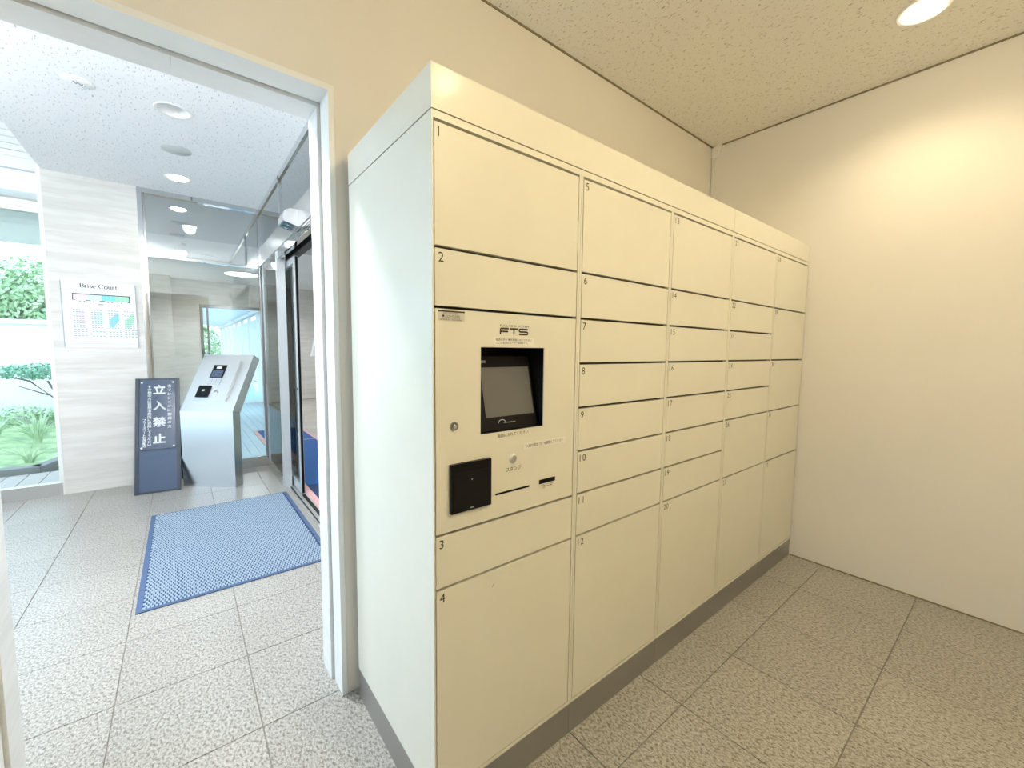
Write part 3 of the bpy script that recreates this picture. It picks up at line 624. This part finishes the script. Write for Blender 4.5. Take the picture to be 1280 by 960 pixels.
# ---- door sensor
t = thing('door_sensor', (0.21, 2.83, 2.38), 'silver automatic door sensor with dark lens on the steel door header', 'sensor')
bm = prism(nb(), [(0.256, 2.72, 2.505), (0.20, 2.72, 2.505), (0.165, 2.72, 2.485), (0.150, 2.72, 2.44), (0.152, 2.72, 2.405), (0.256, 2.72, 2.375)], (0, 0.20, 0))
obj('housing', bm, 'sensor', t, bevel=0.008, seg=2, smooth=True)
for y in (2.735, 2.83):
    l = obj('lens', obox(nb(), (0.162, y, 2.4005), (0.075, 0, -0.0222), (0, 0.075, 0), (0, 0, -0.004)), 'lens', t); obj('lens_spot', obox(nb(), (0.185, y+0.02, 2.389), (0.02, 0, -0.006), (0, 0.022, 0), (0, 0, -0.003)), 'steel', l)

# ================================================================== INTERCOM STAND
FL, FR = Vector((-0.545, 4.322, 0)), Vector((-0.133, 3.968, 0)); ku = (FR-FL).normalized(); kn = Vector((-ku.y, ku.x, 0)); KW = (FR-FL).length
ks = thing('intercom_stand', tuple((FL+FR)/2 + kn*0.05), 'brushed steel intercom stand with keypad and sloping top beside the navy sign board', 'intercom')
prof = [(0, 0), (0, 0.775), (0.362, 1.338), (0.452, 1.286), (0.107, 0.745), (0.107, 0)]
bm = nb(); P_ = lambda d, z, o: o + kn*d + Z*z
lowp = [P_(d, z, FL) for d, z in ((0, 0), (0, 0.7745), (0.107, 0.7445), (0.107, 0))]
obj('pedestal', prism(nb(), lowp, ku*KW), 'steel', ks, bevel=0.003)
hip = [P_(d, z, FL) for d, z in ((0, 0.7755), (0.362, 1.338), (0.452, 1.286), (0.107, 0.7455))]
hd = obj('sloping_head', prism(nb(), hip, ku*KW), 'steelw', ks, bevel=0.003)
kv = (kn*0.362 + Z*0.5625).normalized(); kq = ku.cross(kv); kq = -kq if kq.y > 0 else kq      # outward
K0 = FR + Z*0.7755
def kbox(u0, u1, v0, v1, h, base=0.0): return obox(nb(), K0 + ku*u0 + kv*v0 + kq*base, ku*(u1-u0), kv*(v1-v0), kq*h)
fp = obj('face_plate', kbox(-0.452, -0.097, 0.105, 0.577, 0.030), 'steelw', ks, bevel=0.002)
sc = obj('display_module', kbox(-0.356, -0.217, 0.363, 0.518, 0.004, 0.030), 'black', fp, bevel=0.001)
obj('display_glass', kbox(-0.345, -0.232, 0.372, 0.455, 0.001, 0.034), 'plate', ks); obj('camera_lens', obox(nb(), K0+ku*-0.315+kv*0.475+kq*0.034, ku*0.052, kv*0.022, kq*0.003), 'wprint', ks, bevel=0.001)
obj('display_line', kbox(-0.305, -0.265, 0.405, 0.411, 0.0005, 0.035), 'greyp', ks)
for r in range(4):
    for c in range(3):
        obj('key', kbox(-0.348+c*0.045, -0.314+c*0.045, 0.287+r*0.0165, 0.2995+r*0.0165, 0.005, 0.030), 'keys', fp)
rd = obj('card_reader', kbox(-0.416, -0.290, 0.140, 0.270, 0.012, 0.030), 'black', fp, bevel=0.003)
obj('reader_mark', kbox(-0.365, -0.340, 0.205, 0.225, 0.0006, 0.042), 'greyp', ks)
obj('key_cylinder', lathe(nb(), [(0.022, 0), (0.022, 0.006), (0.014, 0.010), (0, 0.011)], tuple(K0+ku*-0.2227+kv*0.197+kq*0.030), tuple(kq), 24), 'mirror', fp, smooth=True)

# ================================================================== NO-ENTRY SIGN BOARD
SL, SR = Vector((-0.915, 4.253, 0)), Vector((-0.570, 4.221, 0)); su = (SR-SL).normalized(); sn = Vector((-su.y, su.x, 0)); SW = (SR-SL).length
sg = thing('sign_board', tuple((SL+SR)/2 + sn*0.12), 'navy easel sign board with white Japanese no-entry lettering beside the intercom stand', 'sign')
sv = (sn*0.385 + Z*1.092); SH = sv.length; sv.normalize(); so = su.cross(sv); so = -so if so.y > 0 else so
def sbox(u0, u1, v0, v1, h, base=0.0): return obox(nb(), SL + su*u0 + sv*v0 + so*base, su*(u1-u0), sv*(v1-v0), so*h)
obj('board', sbox(0.026, SW-0.026, 0.02, SH-0.012, 0.012, -0.018), 'navy', sg)
obj('frame_rail', sbox(0, 0.028, 0.0, SH, 0.034, -0.030), 'navyf', sg, bevel=0.003); obj('frame_rail', sbox(SW-0.028, SW, 0.0, SH, 0.034, -0.030), 'navyf', sg, bevel=0.003)
obj('frame_rail', sbox(0.028, SW-0.028, SH-0.014, SH, 0.020, -0.022), 'navyf', sg); obj('frame_rail', sbox(0.028, SW-0.028, 0.006, 0.022, 0.020, -0.022), 'navyf', sg)
# notice plate with four bolts and the lettering
p0, p1 = 0.425, SH-0.022
pl = obj('notice_plate', sbox(0.036, SW-0.036, p0, p1, 0.006, -0.002), 'plate', sg)
for a in (0.050, SW-0.050):
    for b in (p0+0.022, p1-0.024): obj('bolt', lathe(nb(), [(0.009, 0), (0.008, 0.004), (0, 0.005)], tuple(SL+su*a+sv*b+so*0.004), tuple(so), 12), 'wprint', pl)
def vtext(bm, s, uc, vtop, vbot, size):
    n = len(s); st_ = (vtop-vbot-size)/(n-1) if n > 1 else 0
    for k, ch in enumerate(s): add_text(bm, ch, SL + su*uc + sv*(vtop-size/2-k*st_) + so*0.0052, su, sv, h=size*1.05, cell=True, rot90=(ch == 'ー'))
def fat(bm, s, *a):
    vtext(bm, s, *a)
bm = nb(); vtext(bm, '立入禁止', 0.185, p1-0.05, p0+0.058, 0.098)
for off in (0.004, -0.004): 
    SLk = SL.copy(); SL += su*off; vtext(bm, '立入禁止', 0.185, p1-0.05, p0+0.058, 0.098); SL -= su*off
for off in (0.004, -0.004):
    SL += sv*off; vtext(bm, '立入禁止', 0.185, p1-0.05, p0+0.058, 0.098); SL -= sv*off
obj('warning_lettering', bm, 'wprint', pl)
bm = nb()
for off in (0, 0.0014):
    SL += su*off
    vtext(bm, VERT[0], 0.263, p1-0.048, p0+0.205, 0.033); vtext(bm, VERT[2], 0.108, p1-0.052, p0+0.035, 0.0315); vtext(bm, VERT[3], 0.070, p0+0.315, p0+0.028, 0.028); SL -= su*off
obj('small_lettering', bm, 'wprint', pl)
# rear prop frame
bm = nb(); B0, B1 = SL + sn*0.30 + su*0.03, SR + sn*0.30 - su*0.03
# rear legs stand on the floor behind, hinged at the top
T0, T1 = SL + sv*(SH*0.86) - so*0.03 + su*0.02, SR + sv*(SH*0.86) - so*0.03 - su*0.02; B0, B1 = SL + sn*0.40 + su*0.02 + Z*0.008, SR + sn*0.40 - su*0.02 + Z*0.008
tube(bm, [T0, B0], 0.008); tube(bm, [T1, B1], 0.008); tube(bm, [B0.lerp(T0, .15), B1.lerp(T1, .15)], 0.006); obj('prop_frame', bm, 'navyf', sg)
obj('stay', tube(nb(), [SR + sv*0.22 - so*0.012 - su*0.01, B1.lerp(T1, 0.27)], 0.006), 'navyf', sg)

# ================================================================== BUILDING DIRECTORY SIGN
ds = thing('directory_sign', (-1.10, 4.69, 1.403), 'white building directory plaque reading Brise Court on the marble wall', 'sign')
yf = 4.683
obj('plate', bx(-1.357, -0.842, 4.684, 4.69, 1.403, 2.024), 'signw', ds); obj('side_strip', bx(-0.846, -0.838, 4.680, 4.69, 1.403, 2.024), 'greyp', ds); obj('side_strip', bx(-1.360, -1.355, 4.680, 4.69, 1.403, 2.024), 'greyp', ds)
obj('rule_line', bx(-1.355, -0.846, yf, 4.684, 1.9415, 1.9445), 'greyp', ds); obj('rule_line', bx(-1.355, -0.846, yf, 4.684, 1.4375, 1.4405), 'greyp', ds)
# serif name drawn with a broad nib
GL = {
 'B': (0.66, [[(0.12, 0), (0.12, 1)], [(0.02, 0.03), (0.4, 0.03)], [(0.02, 0.97), (0.38, 0.97)], [(0.12, 0.52), (0.38, 0.52)], arc(0.36, 0.745, 0.19, 0.225, 90, -90), arc(0.38, 0.275, 0.22, 0.245, 90, -90)]),
 'r': (0.44, [[(0.12, 0), (0.12, 0.66)], [(0.02, 0.03), (0.24, 0.03)], [(0.03, 0.64), (0.14, 0.64)], arc(0.29, 0.45, 0.17, 0.19, 170, 60, 6)]),
 'i': (0.26, [[(0.12, 0), (0.12, 0.66)], [(0.02, 0.03), (0.22, 0.03)], [(0.03, 0.64), (0.14, 0.64)], [(0.12, 0.82), (0.12, 0.94)]]),
 's': (0.46, [arc(0.21, 0.50, 0.15, 0.15, 30, 260, 8) + arc(0.22, 0.18, 0.16, 0.16, 80, -150, 8)]),
 'e': (0.54, [[(0.08, 0.37), (0.44, 0.37)], arc(0.26, 0.33, 0.20, 0.33, 5, 320, 16)]),
 'C': (0.82, [arc(0.42, 0.5, 0.36, 0.5, 50, 315, 18), [(0.67, 0.72), (0.67, 0.98)]]),
 'o': (0.58, [arc(0.28, 0.33, 0.23, 0.33, 0, 360, 20)]),
 'u': (0.60, [[(0.12, 0.66), (0.12, 0.2)] + arc(0.26, 0.2, 0.14, 0.18, 180, 300, 6), [(0.46, 0), (0.46, 0.66)], [(0.02, 0.64), (0.14, 0.64)], [(0.36, 0.64), (0.48, 0.64)], [(0.46, 0.03), (0.56, 0.03)]]),
 't': (0.40, [[(0.16, 0.88), (0.16, 0.15)] + arc(0.26, 0.15, 0.10, 0.13, 180, 300, 5), [(0.02, 0.63), (0.34, 0.63)]]), ' ': (0.34, [])}
bm = nb(); cx = 0; tot = sum(GL[c][0] for c in 'Brise Court'); k = 0.262/tot
for ch in 'Brise Court':
    for pts in GL[ch][1]: stroke(bm, pts, Vector((-1.233+cx*k, yf-0.0003, 1.967)), X, Z, 0.040, 0.13, 0.06, scx=k)
    cx += GL[ch][0]
obj('name_lettering', bm, 'ink', ds)
for k, c in enumerate(['pinkp']*3 + ['bluep']*3 + ['cyanp']*3 + ['greenp']*3):
    obj('plan_cell', bx(-1.281+k*0.0325, -1.2505+k*0.0325, yf, 4.684, 1.852, 1.903), c, ds)
bm = nb(); box(bm, -1.287, -0.888, yf-0.0004, 4.684, 1.903, 1.911); box(bm, -1.287, -1.281, yf-0.0004, 4.684, 1.848, 1.911); box(bm, -0.893, -0.886, yf-0.0004, 4.684, 1.843, 1.911)
for a, b in ((-1.281, -1.268), (-1.20, -1.165), (-1.105, -1.065), (-1.01, -0.975), (-0.905, -0.888)): box(bm, a, b, yf-0.0004, 4.684, 1.845, 1.851)
for a in (-1.243, -1.213, -1.15, -1.05, -1.02, -0.955): box(bm, a, a+0.010, yf-0.0004, 4.684, 1.836, 1.843)
box(bm, -1.115, -1.078, yf-0.0004, 4.684, 1.812, 1.818); obj('plan_outline', bm, 'ink', ds)
for q, (cx, c) in enumerate(((-1.29, 'pinkp'), (-1.168, 'bluep'), (-1.05, 'cyanp'), (-0.937, 'greenp'))):
    if q < 2: obj('tint_block', bx(cx+0.022, cx+0.082, yf+0.0002, 4.684, 1.625, 1.745), c, ds)
    else: obj('tint_block', prism(nb(), [(cx+0.005, yf+0.0002, 1.60), (cx+0.03, yf+0.0002, 1.60), (cx+0.076, yf+0.0002, 1.665), (cx+0.076, yf+0.0002, 1.735), (cx+0.055, yf+0.0002, 1.735), (cx+0.005, yf+0.0002, 1.665)], (0, 0.0006, 0)), c, ds)
    bm = nb()
    for r in range(13):
        z = 1.762-r*0.0205; w = 0.080 if r < 9 else 0.098
        for g in range(4): box(bm, cx+g*w/4, cx+g*w/4+w/4*0.72, yf-0.0002, 4.684, z-0.009, z)
    obj('name_list', bm, 'greyp', ds)

# ================================================================== ENTRANCE MAT
mt = thing('entrance_mat', (-0.257, 2.705, 0), 'blue looped entrance mat with rubber border on the hall floor', 'mat')
mx0, mx1, my0, my1 = -0.762, 0.243, 1.889, 3.522
obj('backing', bx(mx0+0.02, mx1-0.02, my0+0.02, my1-0.02, 0.0, 0.006), 'matbase', mt)
for a in ((mx0, mx0+0.026, my0, my1), (mx1-0.026, mx1, my0, my1), (mx0+0.026, mx1-0.026, my0, my0+0.022), (mx0+0.026, mx1-0.026, my1-0.022, my1)):
    obj('border', bx(*a, 0.0, 0.0065), 'matedge', mt, bevel=0.002)
vs, fs = [], []
nx, ny = 54, 66
for i in range(nx):
    for j in range(ny):
        x = mx0+0.034 + (mx1-mx0-0.068)*(i+0.5*(j % 2))/nx + random.uniform(-.001, .001); y = my0+0.03+(my1-my0-0.06)*j/(ny-1) + random.uniform(-.001, .001)
        w, d, h = 0.0064, 0.0088, 0.011+random.uniform(-.001, .001); b = len(vs)
        vs += [(x-w, y-d, 0.005), (x+w, y-d, 0.005), (x+w, y+d, 0.005), (x-w, y+d, 0.005), (x-w*.7, y-d*.7, h), (x+w*.7, y-d*.7, h), (x+w*.7, y+d*.7, h), (x-w*.7, y+d*.7, h)]
        fs += [(b+4, b+5, b+6, b+7), (b, b+1, b+5, b+4), (b+1, b+2, b+6, b+5), (b+2, b+3, b+7, b+6), (b+3, b, b+4, b+7)]
me = bpy.data.meshes.new('loop_pile'); me.from_pydata(vs, [], fs); lp = link_mesh('loop_pile', me, 'matnub', mt, Vector((0, 0, 0))); lp['kind'] = 'stuff'

# ---- small white paper flag on the hall side of the doorway
obj('paper_notice', prism(nb(), [(-0.066, 0.928, 1.47), (-0.085, 0.928, 1.385), (-0.066, 0.928, 1.385)], (0, 0.002, 0)), 'white', tag=('small white paper corner sticking out behind the marble door jamb', 'paper'))

# ================================================================== OUTSIDE
struct('ground', bx(-30, 30, 4.86, 60, -0.35, -0.10), 'soil'); struct('ground_side', bx(-40, -3.3, -20, 4.86, -0.35, -0.04), 'conc'); struct('ground_court', bx(-3.3, -1.65, -20, 0.69, -0.35, -0.04), 'conc')
dk = sgroup('ground_deck', (-3.0, 5.4, -0.06), 'paved strip outside the garden window')
for k in range(22): obj('paver', obox(nb(), (-4.6+k*0.16, 4.82, -0.10), (0.152, 0, 0), (0, 1.09, 0), (0, 0, 0.085)), 'pave', dk, bevel=0.004)
kb = thing('garden_kerb', (-2.3, 5.97, -0.1), 'dark grey stone kerb edging the planted bed', 'kerb')
for k in range(5): obj('kerb_stone', bx(-4.6+k*0.56, -4.05+k*0.56, 5.92, 6.06, -0.10, 0.055), 'kerb', kb, bevel=0.012)
obj('kerb_stone', obox(nb(), (-1.79, 5.92, -0.10), (0.16, 0.50, 0), (-0.10, 0.06, 0), (0, 0, 0.155)), 'kerb', kb, bevel=0.012); obj('kerb_stone', obox(nb(), (-1.62, 6.43, -0.10), (0.25, 0.6, 0), (-0.10, 0.05, 0), (0, 0, 0.155)), 'kerb', kb, bevel=0.012)
bm = nb(); n = 26; G = [[bm.verts.new((-4.6+3.3*i/n, 6.07+3.7*j/n, 0.0+0.06*math.sin(i*.7)*math.cos(j*.6)+random.uniform(-.012, .012)-(0.10 if j == 0 else 0))) for j in range(n+1)] for i in range(n+1)]
for i in range(n):
    for j in range(n):
        if G[i][j].co.x > -1.72+0.4*(G[i][j].co.y-6.07) : continue
        bm.faces.new((G[i][j], G[i+1][j], G[i+1][j+1], G[i][j+1]))
bmesh.ops.delete(bm, geom=[v for v in bm.verts if not v.link_faces], context='VERTS')
o = obj('ground_moss', bm, 'lawn'); o['label'] = 'bright green moss lawn behind the kerb'; o['kind'] = 'structure'
def clump(x, y, n, L, label):
    bm = nb()
    for k in range(n):
        a = random.uniform(0, 6.283); l = L*random.uniform(0.6, 1.1); lean = random.uniform(0.25, 0.95); w = random.uniform(0.008, 0.015)
        d = Vector((math.cos(a), math.sin(a), 0)); s = Vector((-d.y, d.x, 0)); pr = None
        for q in range(6):
            t = q/5; p = Vector((x, y, 0.0)) + d*(lean*l*(0.25*t+0.75*t*t)+0.03) + Z*(l*(1.15*t-0.62*lean*t*t)); ww = w*(1-t*0.9)
            c = (bm.verts.new(p-s*ww), bm.verts.new(p-Z*0.004), bm.verts.new(p+s*ww))
            if pr: bm.faces.new((pr[0], pr[1], c[1], c[0])); bm.faces.new((pr[1], pr[2], c[2], c[1]))
            pr = c
    return obj('strap_leaf_plant', bm, 'blade', tag=(label, 'plant', 'strap leaf plants in the bed'))
spots = [(-1.98, 6.42, 26, .30, 'small arching strap leaf plant right at the bend of the kerb'), (-2.55, 6.42, 46, .52, 'pale arching strap leaf plant behind the straight kerb'), (-2.15, 7.75, 50, .62, 'tall strap leaf plant in the middle of the bed'),
         (-2.95, 7.5, 46, .66, 'broad strap leaf plant in the middle of the bed'), (-2.75, 8.7, 44, .6, 'strap leaf plant in front of the low hedge')]
for s_ in spots: clump(*s_)
def leafmass(bm, c, r, n, size, hollow=0.55):
    for k in range(n):
        while True:
            p = Vector((random.uniform(-1, 1), random.uniform(-1, 1), random.uniform(-1, 1)))
            if hollow < p.length < 1: break
        q = Vector((c[0]+p.x*r[0], c[1]+p.y*r[1], c[2]+p.z*r[2])); nrm = (p + Vector((random.uniform(-.8, .8), random.uniform(-.8, .8), random.uniform(-.2, 1)))).normalized()
        a = nrm.orthogonal().normalized(); b = nrm.cross(a); th = random.uniform(0, 6.28); a, b = a*math.cos(th)+b*math.sin(th), b*math.cos(th)-a*math.sin(th); s = size*random.uniform(.7, 1.3)
        v = [bm.verts.new(q-a*s), bm.verts.new(q+b*s*.5), bm.verts.new(q+a*s), bm.verts.new(q-b*s*.5)]; bm.faces.new((v[0], v[1], v[2])); bm.faces.new((v[0], v[2], v[3]))
def tree(x, y, h, lobes, leaf, label, size=0.055, per=3200):
    t = thing('garden_tree', (x, y, -0.1), label, 'tree', 'trees beyond the boundary wall')
    obj('trunk', tube(nb(), [(x, y, -0.1), (x+0.05, y, h*0.35), (x-0.03, y+0.05, h*0.7)], [0.09, 0.07, 0.04]), 'bark', t)
    bm = nb()
    for c, r in lobes: leafmass(bm, (x+c[0], y+c[1], c[2]), r, per, size)
    f = obj('foliage', bm, leaf, t); f['kind'] = 'stuff'
tree(-2.75, 12.0, 3.2, [((0, 0, 2.45), (.8, .9, .8)), ((.25, -.3, 1.9), (.7, .7, .7)), ((-.25, .1, 2.0), (.7, .8, .8))], 'leafa', 'bright green leafy tree behind the white boundary wall')
tree(-4.65, 12.3, 3.9, [((0, 0, 2.8), (.9, .9, .9)), ((.1, -.3, 2.1), (.8, .8, .8))], 'leafb', 'darker blue green tree behind the white boundary wall')
bwall = sgroup('wall_garden', (-4.0, 10.5, -0.1), 'white boundary wall of the garden')
obj('wall_panel', bx(-9, -1.2, 10.45, 10.65, -0.1, 1.80), 'conc', bwall); obj('coping', bx(-9, -1.2, 10.40, 10.70, 1.80, 1.88), 'trim', bwall)
hb = thing('low_hedge', (-3.4, 10.1, -0.1), 'low clipped green hedge along the foot of the boundary wall', 'hedge')
bm = nb()
for k in range(7): leafmass(bm, (-5.2+k*0.6, 10.1, 0.12), (.42, .25, .24), 700, 0.03, 0.3)
f = obj('foliage', bm, 'leafa', hb); f['kind'] = 'stuff'
sh = thing('garden_shrub', (-2.05, 8.9, -0.1), 'small spreading shrub with bare branches in front of the white wall', 'shrub')
bm = nb(); tube(bm, [(-2.0, 8.9, -0.1), (-2.05, 8.9, .45), (-2.2, 8.85, .85)], [.03, .025, .012]); tube(bm, [(-2.05, 8.9, .45), (-2.4, 8.9, .85), (-2.75, 8.85, .98)], [.02, .014, .006]); tube(bm, [(-2.05, 8.9, .45), (-1.8, 8.95, .9)], [.02, .01]); tube(bm, [(-2.2, 8.85, .62), (-2.5, 8.8, .78)], [.012, .005]); obj('branches', bm, 'bark', sh)
bm = nb(); leafmass(bm, (-2.25, 8.9, 1.0), (.62, .35, .13), 1500, .026, 0.0); f = obj('foliage', bm, 'leafb', sh); f['kind'] = 'stuff'
# canopy over the garden window
cn = thing('outside_canopy', (-3.0, 5.3, 2.35), 'pale canopy with deep fascia outside the garden window', 'canopy')
obj('fascia', bx(-6.0, -1.2, 5.30, 5.36, 2.42, 2.78), 'fabric', cn, bevel=0.004); obj('deck', bx(-6.0, -1.2, 4.80, 5.30, 2.74, 2.80), 'fabric', cn)
for k in range(3): obj('fascia_ridge', bx(-6.0, -1.2, 5.294, 5.30, 2.60+k*.05, 2.615+k*.05), 'trim', cn)
# covered walkway beyond the lobby
wk = thing('covered_walkway', (0.6, 20, -0.06), 'white covered walkway with posts and slatted roof beyond the lobby exit', 'walkway')
obj('walk_slab', bx(-0.6, 1.9, 11.8, 32, -0.10, -0.03), 'plankm', wk)
for k in range(9): obj('post', bx(1.45, 1.57, 12.6+k*2.2, 12.72+k*2.2, -0.03, 2.52), 'trim', wk)
for k in range(8): obj('side_panel', bx(1.50, 1.52, 12.95+k*2.2, 14.58+k*2.2, 0.25, 2.35), 'fabric', wk)
for k in range(4): obj('post', bx(-0.52, -0.40, 12.6+k*4.8, 12.72+k*4.8, -0.03, 2.9), 'trim', wk)
obj('eaves_beam', bx(1.42, 1.60, 12.0, 31, 2.52, 2.64), 'trim', wk); obj('eaves_beam', bx(-0.55, -0.40, 12.0, 31, 2.9, 3.02), 'trim', wk)
for k in range(24): obj('roof_slat', obox(nb(), (-0.55, 12.1+k*0.8, 3.02), (2.15, 0, -0.38), (0, 0.70, 0), (0, 0, 0.03)), 'fabric', wk)
tree(-0.6, 33.5, 4, [((0, 0, 2.2), (1.6, 1, 2.0)), ((1.2, 0, 1.6), (1.2, 1, 1.6))], 'leafa', 'green tree closing the end of the covered walkway', 0.14, 1200)
tree(3.4, 15.5, 4, [((0, 0, 1.6), (1.2, 1, 1.6))], 'leafb', 'green tree beside the covered walkway posts', 0.10, 900)
